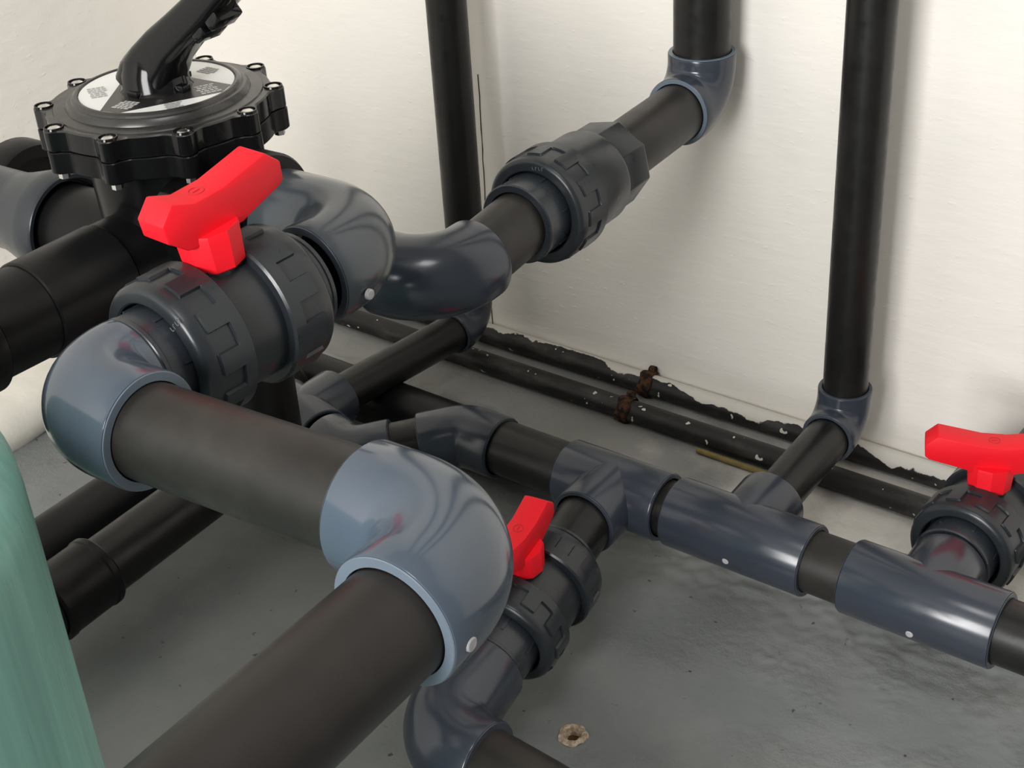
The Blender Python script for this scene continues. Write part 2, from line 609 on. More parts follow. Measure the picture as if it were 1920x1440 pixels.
def nut_mesh(Rb, Ro, L, bore, n=11, phase=0.0, flip=False):
    """union nut, 0..L along Z, with stepped grip lugs; flip puts the plain lip at the far end"""
    cyc = 2 * PI / n
    e = 0.012
    angs = []
    for k in range(n):
        a = k * cyc + phase
        for q in (0.0, e, cyc * 0.16, cyc * 0.33, 0.5 * cyc, 0.5 * cyc + e, cyc * 0.66, cyc * 0.83):
            angs.append((a + q, 1 if (e <= q <= 0.5 * cyc) else 0))
    hz = [0.0, 0.0012, 0.004, 0.30 * L, 0.30 * L + 0.0004, 0.5 * L, 0.72 * L, 0.72 * L + 0.0004, 0.9 * L, L - 0.0015, L]
    rings = []
    for i, h in enumerate(hz):
        ring = []
        for a, lug in angs:
            if lug:
                hi = h > 0.30 * L
            else:
                hi = h > 0.72 * L
            r = Ro if hi else Rb
            if i == 0:
                r = Rb - 0.0045
            elif i == 1:
                r = Rb - 0.0018
            elif i == len(hz) - 1:
                r = Ro - 0.0018
            hh = (L - h) if flip else h
            ring.append(Vector((r * math.cos(a), r * math.sin(a), hh)))
        rings.append(ring)
    mb = MB()
    na = len(angs)
    lip = lambda r, h: [Vector((r * math.cos(a), r * math.sin(a), (L - h) if flip else h)) for a, _ in angs]
    rings = [lip(bore, L * 0.45), lip(bore, 0.0012), lip(bore + 0.0012, 0.0)] + rings + [lip(bore, L), lip(bore, L * 0.6)]
    mb.ring_grid(rings)
    return mb


def tail_mesh(r, h0, h1, pr, flange=True, notches=True):
    """socket tailpiece of a union, from mouth h0 to h1"""
    mb = MB()
    s = 1 if h1 > h0 else -1
    p = [(pr + 0.0004, h0 + s * 0.005), (pr + 0.0008, h0), (r - 0.0012, h0), (r, h0 + s * 0.0012)]
    if flange:
        p += [(r, h0 + s * 0.004), (r - 0.0009, h0 + s * 0.0048)]
    p += [(r - 0.0009, h0 + s * 0.006), (r - 0.0004, h1)]
    mb.lathe(p, n=56)
    if notches:
        for k in range(7):
            a = 2 * PI * k / 7 + 0.35
            c = Vector(((r - 0.0006) * math.cos(a), (r - 0.0006) * math.sin(a), h0 + (h1 - h0) * 0.62))
            mb.box((0.0018, 0.0026, abs(h1 - h0) * 0.5), Matrix.Translation(c) @ Matrix.Rotation(a, 4, 'Z'))
    return mb


def handle(parent, base, u, up, s=1.0, arm=0.050, lean=0.0, name='handle'):
    """red butterfly lever: base = centre of its foot, u = arm direction"""
    pinv = parent.matrix_world.inverted()
    u, up = Vector(u).normalized(), Vector(up).normalized()
    w = up.cross(u).normalized()
    up = u.cross(w)
    m4 = Matrix((u, up, w)).transposed().to_4x4()     # local x along arms, y up, z across
    m4.translation = Vector(base)
    k_ = arm - 0.050
    half = [(0.0215, 0.021), (0.026, 0.0225), (0.0465 + k_, 0.0310), (0.0505 + k_, 0.0340), (0.0512 + k_, 0.0470), (0.0400 + k_, 0.0580), (0.012, 0.0510)]
    pts = [((x + (lean if x > 0.03 else 0)) * s, y * s) for x, y in half] + [((-x + (lean if x > 0.03 else 0)) * s, y * s) for x, y in reversed(half)]
    mb = MB()
    mb.poly_prism(pts, -0.0135 * s, 0.0135 * s, m4)
    h = mb.build(name, M['red'], parent, inv=pinv, bevel=0.0014 * s, angle=30, seg=2)
    k = MB()
    k.lathe([(0.0001, -0.002), (0.0205 * s, -0.002), (0.0215 * s, -0.0008), (0.0232 * s, 0.0245 * s), (0.0225 * s, 0.0270 * s), (0.0001, 0.0270 * s)], pinv @ frame(Vector(base), up, u), n=10, a0=PI / 10)
    k.build('handle_hub', M['red'], h)
    k = MB()
    k.lathe([(0.0048 * s, 0.0504 * s), (0.0050 * s, 0.0514 * s), (0.0056 * s, 0.0514 * s), (0.0058 * s, 0.0504 * s)], pinv @ frame(Vector(base), up, u), n=24)
    k.box((0.0055 * s, 0.0008 * s, 0.0006), pinv @ frame(Vector(base) + up * 0.0512 * s, up, u))
    k.build('handle_emblem', M['red_mark'], h)
    return h


def engraved(parent, inv, p, d, along, n, size):
    """row of tiny raised characters, too small to read"""
    mb = MB()
    fr = frame(p, d, along)
    for k in range(n):
        off = (k - (n - 1) / 2) * size * 1.1
        mm = inv @ fr @ Matrix.Translation((off, 0, 0))
        mb.box((size * 0.18, size, 0.0003), mm)
        mb.box((size * 0.6, size * 0.18, 0.0003), mm @ Matrix.Translation((size * 0.2, size * 0.4 * (1 if k % 2 else -1), 0)))
    return mb.build('moulded_text', M['text'], parent)


def ball_valve(p, axis, label, up=Z, a_tail=0.02, nut0=0.0, nutL=0.040, body=0.036, b_tail=0.012, R_nut=0.055, hnd=None, hs=1.0, pr=0.0315,
               tail_r=0.0385, phase=0.0, arm=0.050, hoff=0.0, lean=0.0):
    """p = front face of the first nut, axis = away from it along the pipe"""
    p, axis = Vector(p), Vector(axis).normalized()
    mtx = frame(p, axis, up)
    inv = mtx.inverted()
    r = root_empty('ball_valve', mtx, label, 'valve')
    bpy.context.view_layer.update()
    nm = nut_mesh(R_nut - 0.0023, R_nut, nutL, R_nut - 0.014, phase=phase)
    nm.build('union_nut', M['valve'], r, angle=38)
    mb = tail_mesh(tail_r, -a_tail, nutL * 0.5, pr)
    mb.build('tail_piece', M['valve_light'], r, angle=38)
    rb = R_nut * 0.86
    mb = MB()
    mb.lathe([(rb - 0.012, nutL * 0.6), (rb - 0.001, nutL * 0.6), (rb, nutL + 0.001)] +
             [(rb, nutL + body - 0.001), (rb - 0.001, nutL + body + 0.004), (rb - 0.012, nutL + body + 0.004)], n=64)
    # neck that carries the lever's spindle
    mb.lathe([(0.0185, rb * 0.86), (0.0175, rb + 0.0015), (0.016, rb + 0.003), (0.001, rb + 0.003)], Matrix.Translation((0, 0, nutL + body / 2)) @ frame(Vector((0, 0, 0)), X), n=32)
    mb.build('valve_body', M['valve'], r)
    nm = nut_mesh(R_nut - 0.0023, R_nut, nutL, R_nut - 0.014, phase=phase + 0.21, flip=True)
    nm.v = [v + Vector((0, 0, nutL + body)) for v in nm.v]
    nm.build('union_nut', M['valve'], r, angle=38)
    e = 2 * nutL + body
    mb = tail_mesh(tail_r, e + b_tail, e - nutL * 0.5, pr)
    mb.build('tail_piece', M['valve_light'], r, angle=38)
    if hnd:
        u = Vector(hnd)
        uw = (up - axis * up.dot(axis)).normalized()
        handle(r, mtx @ Vector((rb + 0.002, 0, nutL + body / 2 + hoff)), u, uw, hs, arm, lean)
    return r, mtx


def box_obj(name, lo, hi, m, kind='structure'):
    mb = MB()
    lo, hi = Vector(lo), Vector(hi)
    mb.box(hi - lo, Matrix.Translation((lo + hi) / 2))
    o = mb.build(name, M[m])
    if kind:
        o['kind'] = kind
    return o


# ------------------------------------------------------------------ room
YAW = math.radians(-2.5)
WB = Vector((-0.75, 1.415, 0))                     # a point on the back wall


def wall_y(x):
    return WB.y + (x - WB.x) * math.tan(YAW)


def wall_panel(name, quad, thick, m='wall'):
    """quad: 4 corners, inside face; thick: vector to the outer face"""
    mb = MB()
    mb.v = [Vector(q) for q in quad] + [Vector(q) + Vector(thick) for q in quad]
    mb.f = [(0, 1, 2, 3), (7, 6, 5, 4), (0, 4, 5, 1), (1, 5, 6, 2), (2, 6, 7, 3), (3, 7, 4, 0)]
    o = mb.build(name, M[m])
    o['kind'] = 'structure'
    return o


XL, XR, YF, ZC = -1.63, 1.40, -1.85, 2.35
back = wall_panel('wall_back', [(XL - 0.1, wall_y(XL - 0.1), -0.05), (XR + .1, wall_y(XR + .1), -0.05), (XR + .1, wall_y(XR + .1), ZC), (XL - .1, wall_y(XL - .1), ZC)], (0, 0.12, 0))
box_obj('wall_left', (XL - .12, YF, -0.05), (XL, 1.46, ZC), 'wall')
box_obj('wall_right', (XR, YF, -0.05), (XR + .12, 1.4, ZC), 'dim_wall')
dx0, dx1, dz1 = -0.86, 0.20, 2.1
mb = MB()
for lo, hi in (((XL - .12, YF - .12, -0.05), (dx0, YF, ZC)), ((dx1, YF - .12, -0.05), (XR + .12, YF, ZC)), ((dx0, YF - .12, dz1), (dx1, YF, ZC))):
    lo, hi = Vector(lo), Vector(hi)
    mb.box(hi - lo, Matrix.Translation((lo + hi) / 2))
o = mb.build('wall_front', M['dim_wall'])
o['kind'] = 'structure'
box_obj('ceiling', (XL - .12, YF - .12, ZC), (XR + .12, 1.6, ZC + 0.1), 'ceil')


def sstep(a, b, x):
    t = max(0.0, min(1.0, (x - a) / (b - a)))
    return t * t * (3 - 2 * t)


def floor_h(x, y):
    n1 = noise.noise((x * 9, y * 9, 0.3))
    n2 = noise.noise((x * 28, y * 28, 1.7))
    n3 = noise.noise((x * 75, y * 75, 4.1))
    edge = 1.262 - 0.10 * sstep(-1.0, -0.62, x) + 0.012 * n1 + 0.010 * n2
    up = sstep(edge - 0.016, edge + 0.010, y)
    rough = math.exp(-((y - (edge - 0.03)) / 0.055) ** 2)
    h = 0.020 * up + 0.0012 * n1
    h += rough * (0.0035 * n2 + 0.0030 * n3 + 0.004 * max(0, n1))
    h += sstep(-0.75, -0.35, x) * math.exp(-((y - 1.02) / 0.10) ** 2) * 0.0004 * n2
    h += (1 - up) * 0.0002 * n3
    n4 = noise.noise((x * 140, y * 140, 8.2))
    crumb = max(0.0, noise.noise((x * 16, y * 16, 2.9)) + 0.12) * sstep(-0.72, -0.42, x) * math.exp(-((y - 1.02) / 0.12) ** 2)
    h += crumb * (0.002 * abs(n3) + 0.007 * abs(n4) + 0.0025)
    d = math.hypot(x + 0.578, y - 0.842)                                       # chipped hole
    h -= 0.016 * (1 - sstep(0.004, 0.0125, d + 0.003 * n2))
    f = min(1 - sstep(0.2, 0.3, x), sstep(0.5, 0.6, y))
    return h * max(f, up)


nx, ny = 540, 280
x0, x1, y0, y1 = XL, 0.30, 0.50, 1.46
mb = MB()
for j in range(ny + 1):
    for i in range(nx + 1):
        x = x0 + (x1 - x0) * i / nx
        y = y0 + (y1 - y0) * j / ny
        mb.v.append(Vector((x, y, floor_h(x, y))))
for j in range(ny):
    for i in range(nx):
        a = j * (nx + 1) + i
        mb.f.append((a, a + 1, a + nx + 2, a + nx + 1))
b0 = len(mb.v)
mb.v += [Vector(p) for p in ((XL, YF - .3, 0), (XR, YF - .3, 0), (XR, 0.5, 0), (XL, 0.5, 0), (0.3, 0.5, 0), (0.3, 1.46, 0), (XR, 1.46, 0))]
mb.f += [(b0, b0 + 1, b0 + 2, b0 + 4, b0 + 3), (b0 + 4, b0 + 2, b0 + 6, b0 + 5)]
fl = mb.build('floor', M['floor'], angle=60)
fl['kind'] = 'structure'

# crack down the back wall
mb = MB()
pts = []
for k in range(26):
    z = -0.60 - 0.37 * k / 25
    x = -1.0795 - 0.006 * k / 25 + 0.0016 * noise.noise((k * 0.7, 2.2, 0))
    pts.append((x, z, 0.0006 + 0.0004 * noise.noise((k * 0.9, 7.1, 0))))
for x, z, w in pts:
    for s in (-1, 1):
        mb.v.append(W(x + s * w, wall_y(x) - 0.0006, z))
        mb.v.append(W(x + s * w, wall_y(x) + 0.004, z))
for k in range(len(pts) - 1):
    a = 4 * k
    mb.f += [(a, a + 2, a + 6, a + 4), (a, a + 4, a + 5, a + 1), (a + 2, a + 3, a + 7, a + 6)]
ck = mb.build('crack', M['crack'], back, inv=back.matrix_world.inverted())

# ------------------------------------------------------------------ skirting pipes


def skirt(off, x0, x1, r, m, label):
    p0 = Vector((x0, wall_y(x0) - off, 0.0205 + r))
    p1 = Vector((x1, wall_y(x1) - off, 0.0205 + r))
    o = MB()
    L = (p1 - p0).length
    o.lathe([(0.001, 0)] + [(r, L * k / 30) for k in range(31)] + [(0.001, L)], n=28)
    ob = o.build('skirting_pipe', M[m])
    place(ob, frame(p0, p1 - p0))
    return tag(ob, label, 'pipe')


skirt(0.0155, -1.62, 1.30, 0.0145, 'flaked', 'thin black skirting pipe against the back wall, flaked with white wall paint')
skirt(0.083, -1.62, 1.30, 0.0145, 'splashed', 'thin black skirting pipe running a hand in front of the wall, speckled with paint drops')
mb = MB()
sec = [(-1.63, 0.0), (-1.492, 0.0), (-1.484, 0.012), (-1.482, 0.030), (-1.488, 0.048), (-1.502, 0.062), (-1.525, 0.070), (-1.63, 0.080)]
rings = []
for k in range(61):
    y = 0.30 + 1.16 * k / 60
    rings.append([Vector((x + (0.006 * noise.noise((y * 14, z * 40, 1.3)) if x > -1.6 else 0), y, max(0.0, z + (0.004 * noise.noise((y * 11, x * 30, 5.0)) if z > 0 else 0)))) for x, z in sec])
bb, nn = mb.ring_grid(rings)
mb.f.append(tuple(bb + j for j in range(nn)))
ob = mb.build('baseboard_left', M['cream'], angle=50)
ob['kind'] = 'structure'

def clip(x, off, label, dz=0.0):
    p = Vector((x, wall_y(x) - off, 0.0205 + 0.0145))
    mb = MB()
    n = 22
    rings = []
    for i, h in enumerate((-0.0085, -0.007, -0.002, 0.003, 0.007, 0.0085)):
        ring = []
        for k in range(n):
            a = 2 * PI * k / n
            r = 0.0150 + (0.0022 if i in (1, 2, 3, 4) else 0.0004) + 0.0030 * abs(noise.noise((math.cos(a) * 2.6 + x * 9, math.sin(a) * 2.6, h * 130)))
            ring.append(p + Vector((h * 1.1 + 0.005 * noise.noise((a, x, 1)), r * math.cos(a), r * math.sin(a))))
        rings.append(ring)
    mb.ring_grid(rings)
    ob = mb.build('pipe_clip', M['rust'], angle=60)
    tag(ob, label, 'clip')
    k = MB()
    k.lathe([(0.0001, 0.006), (0.0045, 0.0055), (0.0062, 0.003), (0.0066, 0.0), (0.004, -0.006)], Matrix.Translation(p + Vector((0.001, 0.010, 0.0165))) @ Matrix.Rotation(-0.5, 4, 'X'), n=7)
    k.build('clip_bolt', M['rust'], ob, angle=20)


clip(-0.815, 0.0155, 'rusted bracket on the paint-flaked pipe against the wall')
clip(-0.808, 0.083, 'rusted bracket on the speckled pipe in front of the wall')

# old cable lying under the speckled pipe
mb = MB()
P0, P1 = Vector((-0.695, wall_y(-0.69) - 0.1025, 0.0245)), Vector((-0.585, wall_y(-0.585) - 0.1035, 0.0245))
mb.lathe([(0.0001, 0), (0.0035, 0.002), (0.0038, 0.05), (0.0036, (P1 - P0).length - .002), (0.0001, (P1 - P0).length)], frame(P0, P1 - P0), n=12)
tag(mb.build('cable', M['cable']), 'short yellowed cable tucked under the speckled skirting pipe', 'cable')

# chipped hole in the floor: crumbling brown ring
mb = MB()
n = 30
rings = []
for rr, hh in ((0.0145, 0.0002), (0.0128, 0.0022), (0.0105, 0.0030), (0.0082, 0.0012), (0.0060, -0.006)):
    ring = []
    for k in range(n):
        a = 2 * PI * k / n
        q = 1 + 0.22 * noise.noise((math.cos(a) * 1.7, math.sin(a) * 1.7, rr * 200))
        ring.append(Vector((-0.578 + rr * q * math.cos(a), 0.842 + rr * q * math.sin(a), hh + 0.0014 * noise.noise((a * 2.2, rr * 400, 3)))))
    rings.append(ring)
mb.ring_grid(rings)
ho = mb.build('floor_hole', M['crumb'], angle=25)
tag(ho, 'small chipped drill hole with crumbling brown rim in the grey floor', 'hole')
k = MB()
k.lathe([(0.0001, -0.010), (0.0085, -0.005)], Matrix.Translation((-0.578, 0.842, 0)), n=20)
k.build('hole_core', M['crumb_dark'], ho)

# ------------------------------------------------------------------ large filter tank
axc = Vector((-0.788, 0.183, 0))
prof = [(0.19, 0.0), (0.235, 0.0), (0.246, 0.02), (0.25, 0.06), (0.25, 0.50), (0.2497, 0.540)]
for k in range(1, 15):
    a = PI / 2 * k / 14
    prof.append((0.25 * math.cos(a) ** 0.8 if k < 14 else 0.001, 0.540 + 0.12 * math.sin(a)))
mb = MB()
mb.lathe(prof, Matrix.Identity(4), n=96, caps=(True, False))
tk = mb.build('filter_tank', M['tank'], angle=60)
tk.location = axc
tag(tk, 'round teal fibreglass filter tank with streaked glossy skin', 'tank')
mb = MB()
mb.lathe([(0.20, 0.0), (0.262, 0.0), (0.262, 0.03), (0.25, 0.045), (0.20, 0.045)], n=64)
mb.build('tank_foot', M['matt'], tk)

# ------------------------------------------------------------------ main line: valve, cross pipe, near pipe
RB, PRB = 0.0375, 0.0315
RG = 0.0390                        # 63 mm pipe and its sockets
RS, PRS = 0.0302, 0.0250          # 50 mm pipe and its sockets

E1 = W(-0.690, 0.468, -0.462)
E2 = W(-0.383, 0.475, -0.463)
E3 = W(-0.668, 0.738, -0.456)
VA = (E3 - E1).normalized()
elbow(E1, VA, X, RG, PRB, 0.044, 0.066, 'pale blue-grey elbow joining the long cross pipe to the near red-handled valve')
elbow(E2, -X, -Y, RG, PRB, 0.076, 0.070, 'big pale blue-grey elbow at the front end of the cross pipe', mark=(E2 + Vector((0.0388, -0.058, -0.006)), X), rb=0.048)
pipe(E1 + X * 0.061, E2 - X * 0.071, PRB, 'dusty black cross pipe between the two pale blue-grey elbows', m='pipe_dusty')
pipe(E2 - Y * 0.065, E2 - Y * 0.42, PRB, 'thick black pipe running from the front elbow towards the viewer', m='pipe_brown')
elbow(E3, -X, -VA, RG, PRB, 0.094, 0.066, 'dark grey elbow behind the near valve, glossy with a white dot', m='elbow_grey', rim='rim_dark', mark=(E3 + Vector((0.0365, -0.050, -0.014)), X), rb=0.046)
v1, m1 = ball_valve(E1 + VA * 0.063, VA, 'near charcoal ball valve with red handle below the multiport lid', a_tail=0.0185, nutL=0.041, body=0.034, b_tail=0.016, hnd=Vector((0.10, 1, 0.10)), phase=0.15, hoff=0.004, lean=0.011)
engraved(v1, m1.inverted(), m1 @ Vector((0.036, 0.030, -0.0003)), -Y, Vector((0.7, 0, 0.7)), 4, 0.0036)

# ------------------------------------------------------------------ upper line to the wall
E4 = W(-0.718, 0.868, -0.566)
U = Vector((0, 1, 0.0))
elbow(E4, -X, Y, RB + 0.001, PRB, 0.060, 0.062, 'dark blue swept elbow with a window glint behind the near valve', m='fit', rim='rim_dark', rb=0.050)
EP2 = W(-0.720, 1.362, -0.553)
elbow(EP2, -Y, Z, RB, PRB, 0.056, 0.052, 'dark blue elbow turning the upper pipe upwards at the back wall', m='fit', rim='rim', rb=0.042)
pipe(EP2 + Z * 0.046, Vector((EP2.x, EP2.y, ZC)), PRB, 'black riser pipe on the wall above the upper elbow')


def union(p, axis, up, label):
    p, axis = Vector(p), Vector(axis).normalized()
    mtx = frame(p, axis, up)
    r = root_empty('pipe_union', mtx, label, 'union')
    nm = nut_mesh(0.0532, 0.055, 0.046, 0.041, phase=0.3)
    nm.build('union_nut', M['valve'], r, angle=38)
    tail_mesh(0.0395, -0.030, 0.03, PRB).build('tail_piece', M['valve_light'], r, angle=38)
    mb = MB()
    mb.lathe([(0.04, 0.03), (0.0465, 0.03), (0.0485, 0.046), (0.0485, 0.096), (0.0475, 0.099), (0.034, 0.1)], n=64)
    mb.build('union_body', M['valve'], r)
    mb = MB()
    mb.lathe([(0.033, 0.094), (0.0455, 0.094), (0.0455, 0.142), (0.043, 0.146), (0.033, 0.146)], n=8, a0=0.2)
    mb.build('hex_collar', M['valve'], r, bevel=0.0012, angle=30)
    mb = MB()
    mb.lathe([(0.0001, 0.003), (0.006, 0.003), (0.007, 0.0015), (0.007, -0.004)], frame(Vector((-0.012, -0.047, 0.074)), Vector((-0.25, -0.97, 0))), n=20)
    mb.build('union_plug', M['matt'], r)
    return r, mtx


u1, um = union(W(-0.717, 1.022, -0.557), Y, Z, 'charcoal union with wide gripped nut in the upper pipe')
engraved(u1, um.inverted(), um @ Vector((0.046, 0.006, -0.0003)), -Y, Vector((1, 0, 0.1)), 4, 0.0032)
pipe(E4 + Y * 0.056, W(-0.717, 1.005, -0.557), PRB, 'short black pipe between the swept elbow and the union', m='pipe_dusty')
pipe(W(-0.7175, 1.150, -0.5565), EP2 - Y * 0.050, PRB, 'short black pipe between the union and the wall elbow', m='pipe_dusty')
# swept elbow's other end: behind the near valve and down
E4b = W(-0.958, 0.868, -0.568)
pipe(E4 - X * 0.054, E4b + X * 0.046, PRB, 'black pipe behind the near valve leading to the swept elbow')
elbow(E4b, X, -Z, RB, PRB, 0.050, 0.050, 'dark elbow hidden behind the near valve', m='fit', rim='rim_dark')
pipe(E4b - Z * 0.046, W(-0.958, 0.868, -0.80), PRB, 'black upright pipe dropping below the near valve')

# ------------------------------------------------------------------ thin risers
EP1 = W(-1.062, 1.352, -0.918)
elbow(EP1, -Y, Z, RS, PRS, 0.044, 0.044, 'dark grey elbow at the foot of the riser next to the wall crack', m='fit', rim='rim_dark')
pipe(EP1 + Z * 0.04, W(-1.066, 1.362, ZC - H), PRS, 'thin black riser pipe next to the wall crack')
T0 = W(-1.090, 1.040, -0.916)
pipe(EP1 - Y * 0.04, T0 + Y * 0.055, PRS, 'thin black floor pipe leading to the riser by the crack')
EP3 = W(-0.512, 1.318, -0.890)
elbow(EP3, -Y, Z, RS, PRS, 0.044, 0.044, 'dark blue elbow at the foot of the riser with the printed mark', m='fit', rim='rim_dark')
P3 = pipe(EP3 + Z * 0.04, W(-0.517, 1.326, ZC - H), PRS, 'thin black riser pipe with a tiny printed mark')
mb = MB()
fm = frame(W(-0.5155, 1.324, -0.483) + Vector((0.30, -0.80, 0)).normalized() * PRS, Vector((0.30, -0.80, 0)), X)
for off, sz in (((0, 0.003, 0), (0.006, 0.0009, 0.0003)), ((0, -0.003, 0), (0.006, 0.0009, 0.0003)), ((-0.0028, 0, 0), (0.0009, 0.006, 0.0003)),
                ((0.0028, 0, 0), (0.0009, 0.006, 0.0003))):
    mb.box(sz, fm @ Matrix.Translation(off))
mb.box((0.0008, 0.007, 0.0003), fm @ Matrix.Rotation(-0.75, 4, 'Z'))
mb.build('printed_mark', M['mark'], P3, inv=P3.matrix_world.inverted())

# ------------------------------------------------------------------ low run along the floor
B2 = W(-0.872, 1.083, -0.892)
T1 = W(-0.664, 1.072, -0.889)
T2 = W(-0.512, 1.066, -0.889)
T3 = W(-0.318, 1.058, -0.889)
ax = (T3 - T1).normalized()
tee(T1, ax, -Y, RB, PRB, 0.062, 0.062, 0.068, 'dark blue tee feeding the low red-handled valve')
tee(T2, ax, Y, RB, PRB, 0.078, 0.078, 0.066, 'dark blue tee under the riser with the printed mark', prb=PRS + 0.001, mark=(T2 + Vector((0.0, -0.0365, -0.008)), -Y))
tee(T3, ax, Y, RB, PRB, 0.074, 0.074, 0.064, 'dark blue tee next to the valve at the wall, seam on its side', prb=PRB - 0.001, mark=(T3 + Vector((0.0, -0.036, -0.012)), -Y))
pipe(B2 + X * 0.04, T1 - ax * 0.055, PRB, 'black pipe stub between the bend and the low valve tee')
pipe(T1 + ax * 0.055, T2 - ax * 0.070, PRB - 0.001, 'thin black joint between two butted tees')
pipe(T2 + ax * 0.072, T3 - ax * 0.068, PRB, 'short black pipe between the riser tee and the end tee', m='pipe_dusty')
pipe(T3 + ax * 0.068, T3 + ax * 0.50, PRB, 'glossy black pipe leaving the end tee along the floor')
pipe(T2 + Y * 0.055, EP3 - Y * 0.04, PRS, 'short thin black pipe from tee to riser foot elbow')

# offset bends at the left end of the run
B1 = W(-0.980, 1.000, -0.912)
dB = (B2 - B1).normalized()
elbow(B2, ax, -dB, RB - 0.001, PRB, 0.052, 0.052, 'dark grey half bend on the floor run, glinting at its socket', m='fit', rim='rim_dark')
elbow(B1, dB, (T0 - B1), RB - 0.001, PRB, 0.052, 0.050, 'dark grey half bend beside the tee under the near valve', m='fit', rim='rim_dark')
pipe(B1 + dB * 0.046, B2 - dB * 0.046, PRB, 'short black stub between the two half bends')
tee(T0, (B1 - T0), Y, RB - 0.001, PRB, 0.050, 0.056, 0.064, 'dark grey tee on the floor under the near valve', prb=PRS + 0.001)

# black floor pipes on the left
fp = pipe(T0 + Vector((0.0, -0.043, 0)), W(-1.088, 0.60, -0.925), 0.0335, 'thick black floor pipe leading out from under the cross pipe')
mb = MB()
mb.lathe([(0.0352, 0), (0.0395, 0.0), (0.0408, 0.002), (0.0408, 0.008), (0.0395, 0.010), (0.0395, 0.06), (0.0408, 0.063), (0.0408, 0.07), (0.0352, 0.072), (0.0352, 0)], n=56)
fp['label'] = 'thick black floor pipe with a ridged sleeve, leading out from under the cross pipe'
fa = frame(W(-1.088, 0.712, -0.9215), (fp.matrix_world.to_3x3() @ Z))
mb.v = [fa @ v for v in mb.v]
mb.build('coupling_sleeve', M['matt'], fp, inv=fp.matrix_world.inverted())
pipe(W(-1.215, 1.142, -0.955), W(-1.205, 0.50, -0.955), 0.0370, 'black floor pipe closest to the left wall', m='matt')
mb = MB()
mb.lathe([(0.0001, 0.0), (0.034, 0.0), (0.041, 0.006), (0.043, 0.012), (0.043, 0.05), (0.038, 0.05), (0.038, 0.004), (0.0001, 0.004)], n=48)
o = mb.build('end_plug', M['matt'])
place(o, frame(W(-1.215, 1.15, -0.955), Vector((0, -1, 0))))
tag(o, 'black rounded plug ending the floor pipe under the near valve', 'plug')
pipe(W(-1.22, 1.190, -0.968), W(-0.70, 1.164, -0.968), 0.034, 'black pipe lying on the floor behind the half bends', m='matt')

# ------------------------------------------------------------------ low valve and front elbow
E5 = W(-0.638, 0.732, -0.924)
dv = (E5 - (T1 - Y * 0.06)).normalized()
pipe(T1 - Y * 0.058, T1 - Y * 0.06 + dv * 0.075, PRB, 'short black pipe from the tee to the low valve')
E5o = E5
E5 = E5o + dv * 0.030
v2, m2 = ball_valve(E5o - dv * 0.098, -dv, 'low charcoal ball valve with red handle between floor tee and front elbow', a_tail=0.032, nutL=0.038, body=0.040, b_tail=0.014, hnd=-dv, phase=0.4, hs=0.94)
elbow(E5, -dv, X, 0.0415, PRB, 0.095, 0.060, 'dark blue elbow under the thick near pipe at the bottom edge', m='fit', rim='rim_dark')
mb = MB()
mb.lathe([(0.028, 0.0), (0.0345, 0.0), (0.0335, 0.07), (0.029, 0.15), (0.0285, 0.155), (0.033, 0.156), (0.034, 0.160), (0.034, 0.20), (0.03, 0.202)], n=56)
o = mb.build('pipe_adapter', M['pipe_dusty'])
place(o, frame(E5 + X * 0.054, Vector((1, -0.06, -0.02))))
tag(o, 'tapered black adapter pushed into the front elbow at the bottom edge', 'adapter')

# ------------------------------------------------------------------ valve at the wall
v3, m3_ = ball_valve(W(-0.318, 1.150, -0.892), Vector((0.07, 1, 0)), 'charcoal ball valve with red handle near the back wall, cut by the frame', a_tail=0.020, nutL=0.042, body=0.036, b_tail=0.012, hnd=Vector((0.93, 0.36, 0)), phase=0.1, R_nut=0.055, arm=0.064)
pipe(T3 + Y * 0.055, W(-0.317, 1.142, -0.888), PRB, 'stub of pipe between the end tee and the wall valve', m='fit')
pipe(W(-0.309, 1.275, -0.892), W(-0.299, wall_y(-0.30) + 0.01, -0.892), PRB, 'black pipe stub from the wall valve into the wall')

# ------------------------------------------------------------------ multiport valve
MPX, MPY = -0.888, 0.745
ZL = -0.378                                          # lid's flange top
mp = root_empty('multiport_valve', Matrix.Translation(W(MPX, MPY, ZL)), 'black multiport valve with round screwed lid and curved lever handle', 'valve')
A0 = math.radians(4)


def scallop(n, r0, rboss, rb):
    pts = []
    for k in range(n):
        a = 2 * PI * k / n
        r = r0
        q = min(abs(((a - A0 - 2 * PI * j / 10 + PI) % (2 * PI)) - PI) for j in range(10))
        s = rboss * math.sin(q)
        if abs(s) < rb:
            r = max(r, rboss * math.cos(q) + math.sqrt(rb * rb - s * s))
        else:
            # short fillet beside each boss
            d = (abs(s) - rb)
            r = r0 + max(0, 0.004 * (1 - d / 0.006))
        pts.append((r, a))
    return pts


def scallop_rings(mb, levels, n=240):
    rings = []
    for dr, h in levels:
        rings.append([Vector(((r + dr) * math.cos(a), (r + dr) * math.sin(a), h)) for r, a in scallop(n, 0.0905, 0.0925, 0.0085)])
    return mb.ring_grid(rings)


